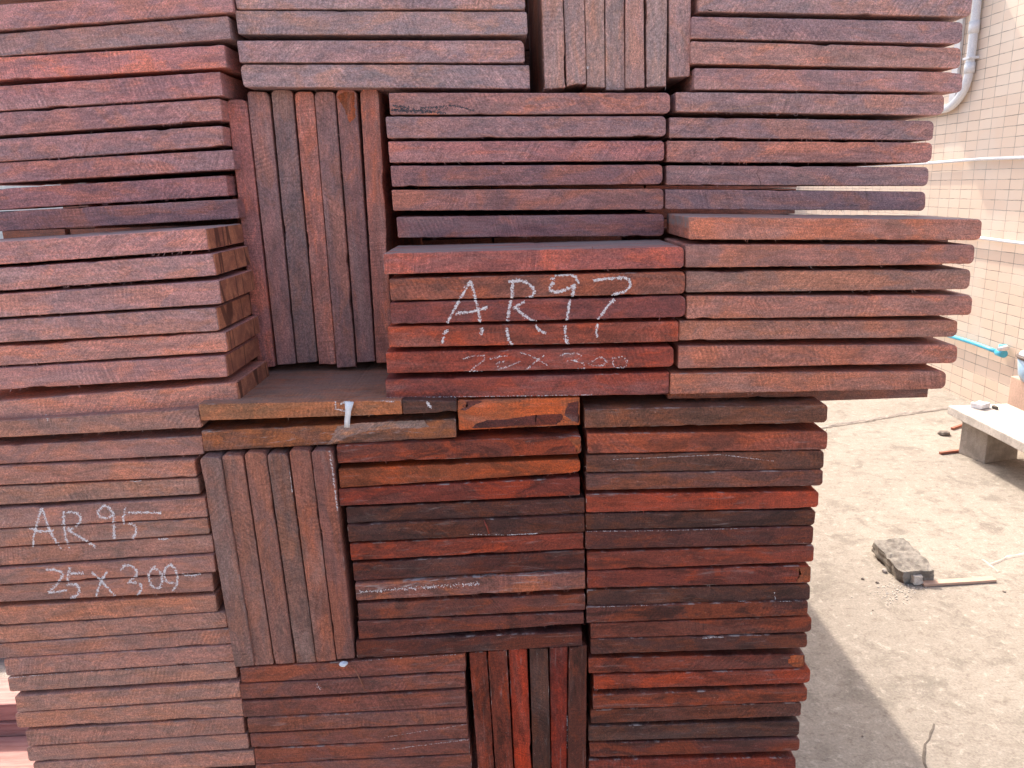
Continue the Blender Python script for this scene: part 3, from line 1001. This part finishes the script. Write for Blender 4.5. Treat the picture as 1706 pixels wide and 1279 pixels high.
        bm.faces.new((a[0], a[1], a[2], a[3])); bm.faces.new((a[3], a[2], a[4]))
    o = link(name, bm, mat)
    o.matrix_world = Matrix.Translation(Vector((cen.x, D, cen.z))) @ R.to_4x4()
    c = srgb(*col)
    o.color = (c[0] * ALB, c[1] * ALB, c[2] * ALB, patch)
    tag(o, label, 'board', group)
    if sawn:
        bm = bmesh.new()
        x = max(p.x for p in out2) + .0004
        box(bm, x - .002, x + .0006, 0.0022, 0.118, min(rtz, rbz) + .001, max(rtz, rbz) - .001, 0.0003)
        e = link('sawn_end', bm, M_END, o)
        e['label'] = 'orange sawn end of the board'
    BOARDS.append((o, px, D))
    return o


def haze_lift(c, g, mean=None, k=.45):  # g below one paints the hazy light on upper blocks into base colour
    if mean: c = [v + (m - v) * k for v, m in zip(c, mean)]
    r, gg, b = c
    up = g < .95
    b = min(b, gg * (.98 if up else .91))
    r, gg = (r * 1.03, gg * .965) if up else (r, gg)
    return tuple(255 * (min(v, 250) / 255) ** g for v in (r, gg, b * .97))


def mean_col(rows): return [sum(r[-3][i] for r in rows) / len(rows) for i in range(3)]


def row(rows, D, L, mat, where, group, rl=0, rr=0, fw=None, seed=0, sawn=False, jit=.0025, ordinals=True, g=1.0, kk=.45):
    rnd = random.Random(seed)
    for i, (xl, ytl, ybl, xr, ytr, ybr, col, patch, look) in enumerate(rows):
        d = D + rnd.uniform(-jit, jit)
        mt = M_SCUFF if 'whitish scuffed' in look or 'pale wiped' in look else mat
        a = rl[i] if isinstance(rl, (list, tuple)) else rl
        b = rr[i] if isinstance(rr, (list, tuple)) else rr
        o = ORD[i] if i < len(rows) - 1 or i < 3 and len(rows) > 20 else 'lowest'
        lab = f'{look}, {o} in {where}' if ordinals else f'{look}, {where}'
        if ordinals and 'lowest' in look: lab = f'{look} in {where}'
        # ends of a board lean a little with the perspective of the uprights
        make_board([(xl, ytl), (xr, ytr), (xr - (ybr - ytr) * (xr - 1050) / 5100, ybr), (xl - (ybl - ytl) * (xl - 1050) / 5100, ybl)],
                   d, L, mt, haze_lift(col, g, mean_col(rows), kk), patch, lab, group, a, b, fw[i] if isinstance(fw, (list, tuple)) else fw, False, seed * 100 + i, sawn, pale_top=1.0 if ('visible top' in look or 'grey upper face' in look or 'pale top face' in look) else (.45 if 'carrying' in look else 0))


def uprights(rows, D, L, mat, where, group, rt=0, rb=0, seed=0, jit=.003, g=1.0, kk=.4):
    rnd = random.Random(seed)
    for i, (xtl, xtr, ytl, ytr, xbl, xbr, ybl, ybr, col, patch, look) in enumerate(rows):
        d = D + rnd.uniform(-jit, jit)
        o = ['leftmost', 'second', 'third', 'fourth', 'fifth', 'sixth', 'seventh'][i] if i < len(rows) - 1 else 'rightmost'
        make_board([(xtl, ytl), (xtr, ytr), (xbr, ybr), (xbl, ybl)], d, L, mat, haze_lift(col, g, mean_col(rows), kk), patch, f'{look}, {o} in {where}', group, rt, rb, None, True, seed * 100 + i)


row(A, .980, .16, M_UP, 'the top left bundle', 'boards of the top left bundle', 0, 0, .335, 1, g=0.84)
row(B, .868, .118, M_UP, 'the sawn-end bundle', 'boards of the left bundle with sawn ends', 0, 0, .33, 2, True, g=0.82)
row(Cc, .985, .45, M_UP, 'the bundle left of the top uprights', 'boards of the top middle bundle', [0, 0, 0, .005], [.004, .004, .004, 0], None, 3, g=0.8)
row(Mm, .972, .45, M_UP, 'the bundle above AR97', 'boards of the bundle above the AR97 bundle', 0, .0055, None, 4, g=0.84)
row(Nn, .862, .12, M_MID, 'the AR97 bundle', 'boards of the AR97 bundle', 0, [.006, .006, .006, .002, .006, .001], None, 5, g=0.88, kk=.15)
row(Rr, .975, .42, M_UP, 'the top right bundle', 'boards of the top right bundle', 0, .0065, None, 6, g=0.78)
row(Ss, .868, .12, M_MID, 'the bundle right of AR97', 'boards of the bundle right of AR97', [.002, .003, 0, 0, 0, 0, 0], .0065, None, 7, g=0.8)
row(Dd, .858, .14, M_MID, 'the AR95 bundle', 'boards of the AR95 bundle', [0] * 12 + [.004] * 7, 0, [.335] * 12 + [None] * 7, 8, g=0.86)
G_, H_ = 'the dark bundle below AR97', 'the bundle at the bottom middle'
row(Gg, .854, .3, M_LOW, G_, 'boards of the dark bundle below AR97', 0, [.005, .005] + [0] * 7 + [.002, .003], None, 9, kk=.3)
row(Hh, .852, .3, M_LOW, H_, 'boards of the bottom middle bundle', 0, [0, .002, 0, 0, 0, 0, 0], None, 10, g=0.93)
row(Kk, .854, .3, M_LOW, 'the lower right bundle', 'boards of the lower right bundle', 0, .0048, None, 11, kk=.3)
uprights(V1, 1.006, .42, M_UP, 'the upright set left of AR97', 'uprights left of AR97', .006, 0, 12, g=0.85)
uprights(V2, .985, .45, M_UP, 'the top upright set', 'uprights at the top', 0, 0, 13, g=0.78)
uprights(V3, .850, .3, M_MID, 'the upright set right of AR95', 'uprights right of AR95', .0065, 0, 14, g=0.86)
uprights(V4, .858, .3, M_LOW, 'the bottom upright set', 'uprights at the bottom', 0, 0, 15, kk=.3)
for i, (r, lab, L) in enumerate(zip(Ee, ('under the left upright set', 'above the lower left uprights', 'under the left foot of the AR97 bundle', 'wedged under the AR97 bundle'), (.45, .45, .3, .3))):
    row([r], (.851, .860, .850, .862)[i], L, M_MID if i < 3 else M_MID, lab, 'boards bedding the upper tier', 0, 0, None, 20 + i, ordinals=False, jit=.0002)
row([(1112, 655, 665, 1366, 648, 661, (126, 74, 58), .4, 'thin brown strip')], .874, .10, M_MID, 'under the bundle right of AR97', 'boards bedding the upper tier', 0, .003, None, 25, ordinals=False)
# unseen rest of the stack, with boards added to block light leaks
def layers(bm, x0, x1, y0, y1, z0, z1, n, cols=1):
    h = (z1 - z0) / n
    w = (x1 - x0) / cols
    for c in range(cols):
        for k in range(n):
            dx, dy = random.uniform(-.006, .006), random.uniform(-.006, .006)
            box(bm, x0 + c * w + .003 + dx, x0 + (c + 1) * w - .003 + dx, y0 + dy, y1 + dy, z0 + k * h + .001, z0 + (k + 1) * h - .001)


bm = bmesh.new()
layers(bm, -.70, -.385, .996, 1.43, 1.125, 1.40, 10)
layers(bm, -.11, .19, .992, 1.43, 1.145, 1.345, 8)
layers(bm, .20, .56, .996, 1.43, 1.155, 1.37, 8)
layers(bm, -.70, -.375, .99, 1.40, 1.712, 1.86, 6)
layers(bm, -.355, .015, .99, 1.40, 1.700, 1.86, 6)
layers(bm, .235, .60, .99, 1.40, 1.685, 1.86, 7)
layers(bm, -.30, .22, 1.44, 1.60, 1.765, 1.96, 8, 2)
layers(bm, -.60, -.385, 1.15, 1.43, 1.41, 1.73, 12)
layers(bm, -.65, -.36, 1.0, 1.30, .66, 1.10, 17)
layers(bm, -.60, -.32, .86, 1.15, .363, .655, 11)
layers(bm, -.30, -.055, .86, 1.15, .363, .655, 11)
layers(bm, .085, .34, .86, 1.15, .363, .655, 11)
layers(bm, -.30, .30, 1.46, 1.60, 1.50, 1.76, 10, 2)
layers(bm, -.80, -.39, 1.44, 1.60, .36, 1.75, 52)
layers(bm, -.92, -.80, 1.44, 1.60, .36, 1.43, 40)
layers(bm, -.66, .60, 1.62, 4.30, .02, 1.74, 66, 4)
o = link('hidden_filler_boards', bm, M_UP)
c = srgb(130, 88, 78); o.color = (c[0] * ALB, c[1] * ALB, c[2] * ALB, .3)
tag(o, 'unseen brown boards around the visible ones, partly added to block light', 'boards', kind='stuff')

# ------------------------------------------------------------------ chalk writing
def Z(o, s, pts): return [(o[0] + x / s, o[1] + y / s) for x, y in pts]


o1, s1 = (720, 440), 4.874
W1 = [[(315,135),(265,215),(215,300),(165,395),(120,480)],[(125,530),(98,560),(92,600),(80,645)],[(315,135),(335,210),(350,270),(375,370),(385,420),(385,478)],[(400,515),(412,545),(400,572)],[(190,400),(260,392),(330,385),(400,365),(445,350)],
 [(655,130),(648,260),(622,380),(610,475)],[(605,515),(612,570),(625,620),(655,662)],[(620,145),(700,130),(770,148),(815,185),(830,220),(810,262),(760,275)],[(755,300),(670,350),(740,410),(800,450),(850,465)],[(840,500),(870,540),(920,560)],
 [(970,120),(990,118)],[(1000,90),(1060,85),(1120,85),(1165,100),(1187,150)],[(1165,165),(1110,195),(1060,215),(1000,230),(950,205),(955,175),(995,145)],[(1155,165),(1145,225),(1140,262)],[(1120,295),(1105,380),(1090,460)],[(1080,500),(1080,580),(1095,652)],
 [(1310,130),(1400,120),(1480,113),(1550,110),(1600,128),(1612,170),(1570,220),(1470,250)],[(1475,285),(1430,335),(1380,400),(1340,455)],[(1340,490),(1332,540),(1340,595)]]
W2 = [[(245,770),(330,745),(430,740),(420,785),(350,830),(305,872)],[(305,872),(350,865),(405,872)],[(465,770),(540,750),(615,745)],[(590,790),(545,795),(525,815),(535,835)],[(530,855),(620,830),(715,790)],
 [(715,715),(790,740),(850,770),(940,822)],[(920,735),(850,780),(760,862)],[(1040,740),(1080,728),(1140,725),(1200,728),(1210,750),(1170,780),(1090,785)],[(1150,785),(1235,810),(1235,850),(1175,855)],
 [(1320,775),(1350,760),(1380,760),(1420,790),(1390,820),(1310,825),(1268,812)],[(1290,790),(1330,772)],[(1460,765),(1505,755),(1550,750),(1585,785),(1575,825),(1540,845),(1490,840),(1465,810),(1470,780)]]
o2, s2 = (30, 820), 5.331
W3 = [[(210,140),(190,200),(172,260),(150,350),(140,400),(135,475)],[(215,140),(250,250),(290,355),(340,440),(360,470)],[(370,492),(385,490)],[(100,315),(130,325),(170,345),(240,345),(310,340)],
 [(405,175),(408,300),(425,400),(440,465)],[(450,495),(460,492)],[(430,180),(475,173),(520,182),(560,225),(548,265),(505,308)],[(440,320),(470,330),(490,318)],[(440,335),(540,390),(620,440),(695,485)],
 [(850,190),(810,140),(770,115),(722,150),(705,190),(735,222),(790,230),(850,198),(850,300),(855,410)],[(955,145),(935,210),(930,245),(942,280)],[(990,275),(1030,288),(1052,325),(1045,365),(1012,410)],[(985,180),(1060,180),(1150,180),(1200,180)],[(1210,180),(1275,182)],[(1250,412),(1330,412)]]
W4 = [[(245,690),(320,685),(385,705),(398,745),(350,810),(270,890)],[(270,890),(350,885),(430,870)],[(462,670),(445,730),(440,795)],[(465,718),(520,717),(580,720)],[(440,820),(520,815),(545,860),(530,910),(470,942)],
 [(660,715),(700,745),(740,785),(800,850),(860,918)],[(790,700),(765,745),(735,800),(705,870),(697,920)],[(915,685),(950,648),(1010,650),(1055,700),(1050,745),(1010,770),(975,812)],[(1000,800),(1040,800),(1090,815),(1102,850),(1070,910)],
 [(1215,655),(1218,672),(1175,690),(1160,750),(1180,820),(1215,850),(1255,850),(1283,790),(1275,715),(1222,680)],[(1345,640),(1305,680),(1298,740),(1320,790),(1350,805),(1385,805)],[(1350,640),(1392,670),(1415,740),(1415,800),(1400,840),(1375,870)],[(1460,730),(1540,738),(1615,722)]]
strokes = [(Z(o1, s1, w), 3.0, 1.0) for w in W1] + [(Z(o1, s1, w), 1.7, .6) for w in W2] + [(Z(o2, s2, w), 2.7, 1.2) for w in W3] + [(Z(o2, s2, w), 2.7, 1.2) for w in W4]
strokes += [([(77, 690), (79, 697), (80, 703)], 1.4, .9), ([(80, 695), (94, 693)], 1.0, .6), ([(210, 800), (226, 802), (242, 799)], 1.3, 1.2),
            ([(568, 672), (582, 668)], 2.2, 1.0), ([(559, 680), (560, 664)], 2.0, .8), ([(560, 681), (576, 685)], 1.8, 1.0),
            ([(636, 668), (658, 669)], 1.4, .9), ([(712, 670), (718, 680)], 2.6, 1.4), ([(640, 662.5), (700, 661)], 1.0, .35), ([(700, 661.5), (900, 659), (988, 657.5)], .9, .5),
            ([(903, 858.5), (942, 857.5)], .8, 1.3), ([(846, 891), (895, 888.5)], .9, 1.3), ([(783, 890), (840, 891)], .8, .4),
            ([(14, 1129.5), (70, 1124), (120, 1120)], .8, 1.2), ([(120, 1120.5), (380, 1103.5)], .8, .35), ([(945, 1191), (945.5, 1248)], 1.0, 1.3),
            ([(528, 1138), (534, 1150)], 1.2, .6), ([(526, 1145), (537, 1145)], 1.2, .5), ([(978, 113), (980, 112)], 2.0, 2.0),
            ([(483, 785), (487, 820)], 1.0, .8), ([(549, 752), (555, 790), (562, 850)], 1.8, .7), ([(978, 885), (1100, 884), (1240, 880)], .7, .3),
            ([(1005, 884.5), (1020, 884)], .8, 1.0), ([(1170, 1063), (1205, 1061)], 1.2, .8), ([(990, 1011), (1080, 1008)], .7, .5), ([(594, 986), (640, 984)], 2.5, .35), ([(640, 983), (800, 972)], 3.5, .30),
            ([(1290, 986), (1292, 1000)], .8, 1.2), ([(1230, 1001.5), (1320, 1001)], .7, .8), ([(870, 872), (876, 876)], .6, .1),
            ([(650, 1248), (780, 1232)], .9, .5), ([(640, 1228), (780, 1206)], .8, .3), ([(600, 1100), (775, 1089)], .8, .35), ([(1020, 765), (1100, 762), (1200, 757), (1290, 768)], .7, .5)]
rnd = random.Random(99)


def lay_marks(strokes, name, mat, size=0.00100, flat=.35, gaps=True):
    marks = {}
    for pts, wpx, dens in strokes:
        for a, b in zip(pts, pts[1:]):
            ln = math.hypot(b[0] - a[0], b[1] - a[1])
            n = max(1, int(ln * 3.0 * dens * max(1, wpx / 1.6)))
            for k in range(n):
                f = rnd.random()
                x = a[0] + (b[0] - a[0]) * f
                y = a[1] + (b[1] - a[1]) * f
                if gaps and noise.noise(Vector((x * .9, y * .9, 4))) < -.15: continue
                x += rnd.gauss(0, wpx * .40); y += rnd.gauss(0, wpx * .40)
                for bo in BOARDS:
                    if in_poly(x, y, bo[1]):
                        marks.setdefault(bo[0].name, (bo, []))[1].append((x, y, rnd.uniform(.16, .62) * (.55 + .25 * min(wpx, 3))))
                        break
    for nm, (bo, dabs) in marks.items():
        o, px, D = bo
        inv = o.matrix_world.inverted()
        bm = bmesh.new()
        for x, y, r in dabs:
            p = inv @ on_depth(x, y, D)
            r *= size
            k = rnd.randint(4, 6)
            a0 = rnd.random() * 6.28
            vv = [bm.verts.new((p.x + math.cos(a0 + 6.283 * i / k) * r * rnd.uniform(.5, 1.5), -.00006, p.z + math.sin(a0 + 6.283 * i / k) * r * rnd.uniform(.5, 1.3))) for i in range(k)]
            c = bm.verts.new((p.x, -.00006 - r * flat, p.z))
            for i in range(k): bm.faces.new((vv[i], vv[(i + 1) % k], c))
        bmesh.ops.recalc_face_normals(bm, faces=bm.faces[:])
        link(name, bm, mat, o)


lay_marks(strokes, 'chalk_mark', M_CHALK)
M_BLACK = simple('dark_crevice', (0.012, 0.008, 0.007), (0.03, 0.02, 0.018), 60, 0.9)
lay_marks([([(1264, 281), (1260, 288), (1265, 297), (1268, 309)], .5, 1.6), ([(1176, 15), (1186, 18)], 1.6, 1.6), ([(703, 707), (706, 707)], 1.4, 2.0),
           ([(212, 1231), (231, 1231)], 1.1, 1.2), ([(244, 1230), (255, 1229)], .8, 1.0), ([(428, 1122), (446, 1121)], 1.4, .5), ([(452, 1128), (470, 1130)], 1.0, .4)], 'nick', M_BLACK, .0008, .05, False)
M_BARK = simple('black_bark', (0.055, 0.05, 0.06), (0.12, 0.10, 0.11), 90, 0.9, 0.8, 0.002)
lay_marks([([(652, 183), (690, 184), (740, 187)], 3.2, .55), ([(700, 180), (760, 176), (790, 184)], 2.6, .4), ([(655, 176), (680, 180)], 3, .4)], 'bark_stain', M_BARK, .0013, .15, False)
M_STREAK = simple('pale_sapwood', (0.50, 0.27, 0.18), (0.42, 0.22, 0.15), 60, 0.7)
lay_marks([([(1190, 186), (1240, 178), (1300, 168)], 1.3, .8), ([(1300, 168), (1345, 163)], 1.2, .35)], 'pale_streak', M_STREAK, .0010, .04, False)
M_STAIN = simple('dark_red_stain', (0.10, 0.022, 0.015), (0.16, 0.035, 0.02), 60, 0.5)
lay_marks([([(772, 676), (785, 670), (795, 667)], 2.2, 1.0), ([(800, 706), (850, 702), (935, 696)], 3.4, .55), ([(850, 706), (940, 700)], 3.2, .35), ([(950, 672), (960, 700)], 3.0, .25)], 'dark_stain', M_STAIN, .0013, .03, False)



def lay_patch(px_pts, name, mat, label, seed, th=.00012):
    """a stain or wiped area with a shape of its own, lying on the board under its middle"""
    rr = random.Random(seed)
    mx = sum(p[0] for p in px_pts) / len(px_pts); my = sum(p[1] for p in px_pts) / len(px_pts)
    bo = next((b for b in BOARDS if in_poly(mx, my, b[1])), None)
    if bo is None: return
    o, px, D = bo
    inv = o.matrix_world.inverted()
    fine = []
    for a, b in zip(px_pts, px_pts[1:] + px_pts[:1]):
        n = max(1, int(math.hypot(b[0] - a[0], b[1] - a[1]) / 2.5))
        for i in range(n):
            x = a[0] + (b[0] - a[0]) * i / n + rr.gauss(0, .9); y = a[1] + (b[1] - a[1]) * i / n + rr.gauss(0, .35)
            fine.append((x, y))
    bm = bmesh.new()
    vv = []
    for x, y in fine:
        p = inv @ on_depth(x, y, D)
        vv.append(bm.verts.new((p.x, -th, p.z)))
    bm.faces.new(vv)
    bmesh.ops.triangulate(bm, faces=bm.faces[:])
    e = link(name, bm, mat, o)
    e['label'] = label
    return e


def patch_wood(name, c):
    m = M_UP.copy(); m.name = name
    oi = [n for n in m.node_tree.nodes if n.bl_idname == 'ShaderNodeObjectInfo'][0]
    rgb = m.node_tree.nodes.new('ShaderNodeRGB'); rgb.outputs[0].default_value = (*c, 1)
    for l in list(m.node_tree.links):
        if l.from_node == oi and l.from_socket.name == 'Color':
            t_ = l.to_socket; m.node_tree.links.remove(l); m.node_tree.links.new(rgb.outputs[0], t_)
    return m


M_WIPE = patch_wood('wiped_wood', (0.34, 0.205, 0.17))
M_PURP = patch_wood('purple_heart_stain', (0.115, 0.030, 0.024))
M_ORNG = patch_wood('fresh_orange_wood', (0.30, 0.082, 0.034))
M_DEEP = patch_wood('dark_heartwood', (0.075, 0.040, 0.034))
lay_patch([(556, 724), (562, 709), (600, 704.5), (706, 699.5), (709, 705), (716, 711), (650, 714), (612, 718), (590, 724), (552, 739), (545, 740)], 'wiped_patch', M_WIPE, 'pale wiped patch with jagged outline', 1)
lay_patch([(774, 668.5), (806, 667), (800, 671), (790, 675), (776, 684), (768, 682), (780, 676)], 'heart_stain', M_PURP, 'dark purple flame mark', 2)
lay_patch([(792, 706), (812, 700), (850, 698), (885, 692), (936, 689), (938, 698), (928, 707), (870, 709), (800, 713), (786, 713)], 'heart_stain', M_PURP, 'dark red stain along the lower edge', 3)
lay_patch([(945, 672), (963, 668), (964, 705), (952, 700), (940, 690)], 'heart_stain', M_PURP, 'dark stain at the right end', 4)
lay_patch([(946, 729), (967, 729), (966, 750), (962, 754), (956, 742)], 'orange_patch', M_ORNG, 'fresh orange patch at the right corner', 6)
lay_patch([(1322, 945), (1350, 944), (1350, 968), (1326, 970), (1334, 956)], 'orange_patch', M_ORNG, 'fresh orange patch at the right tip', 7)
lay_patch([(1318, 1091), (1339, 1091), (1340, 1110), (1324, 1111), (1312, 1104)], 'orange_patch', M_ORNG, 'orange patch at the right tip', 8)
lay_patch([(574, 152.5), (590, 154), (592, 195), (583, 205), (572, 178), (562, 160)], 'orange_patch', M_ORNG, 'orange patch at the head', 16)

# ------------------------------------------------------------------ small things on the stack
M_STRIP = simple('white_plastic', (0.82, 0.82, 0.86), (0.74, 0.74, 0.78), 60, 0.4, 0.1)
bm = bmesh.new()
prof = [(574, 588.5, 668.5, -.004), (574.5, 589.5, 669.5, -.0048), (575, 587, 678, -.0055), (575.5, 585, 684, -.006), (575, 584, 692, -.004), (574.2, 583, 700, -.0015), (573.8, 582.8, 711.5, .0005)]
prev = None
for xl, xr, y, dy in prof:
    a, b = on_depth(xl, y, .849 + dy), on_depth(xr, y + (.8 if y < 670 else 0), .849 + dy)
    m_ = (a + b) / 2 + Vector((0, -.0008, 0))
    r = [bm.verts.new(a), bm.verts.new(m_), bm.verts.new(b)]
    if prev:
        for i in range(2): bm.faces.new((prev[i], prev[i + 1], r[i + 1], r[i]))
    prev = r
sm = link('plastic_strip', bm, M_STRIP, smooth=True)
md = sm.modifiers.new('s', 'SOLIDIFY'); md.thickness = 0.0005
tag(sm, 'short white plastic strip hanging over the tan board edge', 'strip')
bm = bmesh.new()
bmesh.ops.create_icosphere(bm, subdivisions=3, radius=.0042)
for v in bm.verts:
    v.co += noise.noise_vector(v.co * 500) * .0013
    v.co.z *= .7; v.co.x *= 1.25
p = on_depth(572, 1105.5, .849)
tag(link('foam_crumb', bm, M_STRIP, loc=p), 'tiny white lump stuck under the lower upright set', 'crumb')
bm = bmesh.new()
a, b = on_depth(806, 866, .8505), on_depth(815, 889, .8495)
tube(bm, [a, (a + b) / 2 + Vector((.0006, -.0008, 0)), b], [.0006, .0012, .0005], 5)
tag(link('splinter', bm, simple('red_splinter', (0.30, 0.045, 0.025), (0.2, 0.03, 0.02), 50, 0.5)), 'thin red splinter stuck to the black boards', 'splinter')
a, b = on_depth(590, 1112, .8495), on_depth(608, 1150, .849)
bm = bmesh.new()
tube(bm, [a, (a + b) / 2 + Vector((.0006, -.0004, 0)), b], [.0004, .0008, .0004], 5)
tag(link('splinter', bm, simple('tan_splinter', (0.34, 0.14, 0.07), (0.26, 0.1, 0.06), 50, 0.6)), 'thin tan splinter slanting across the bottom middle boards', 'splinter')
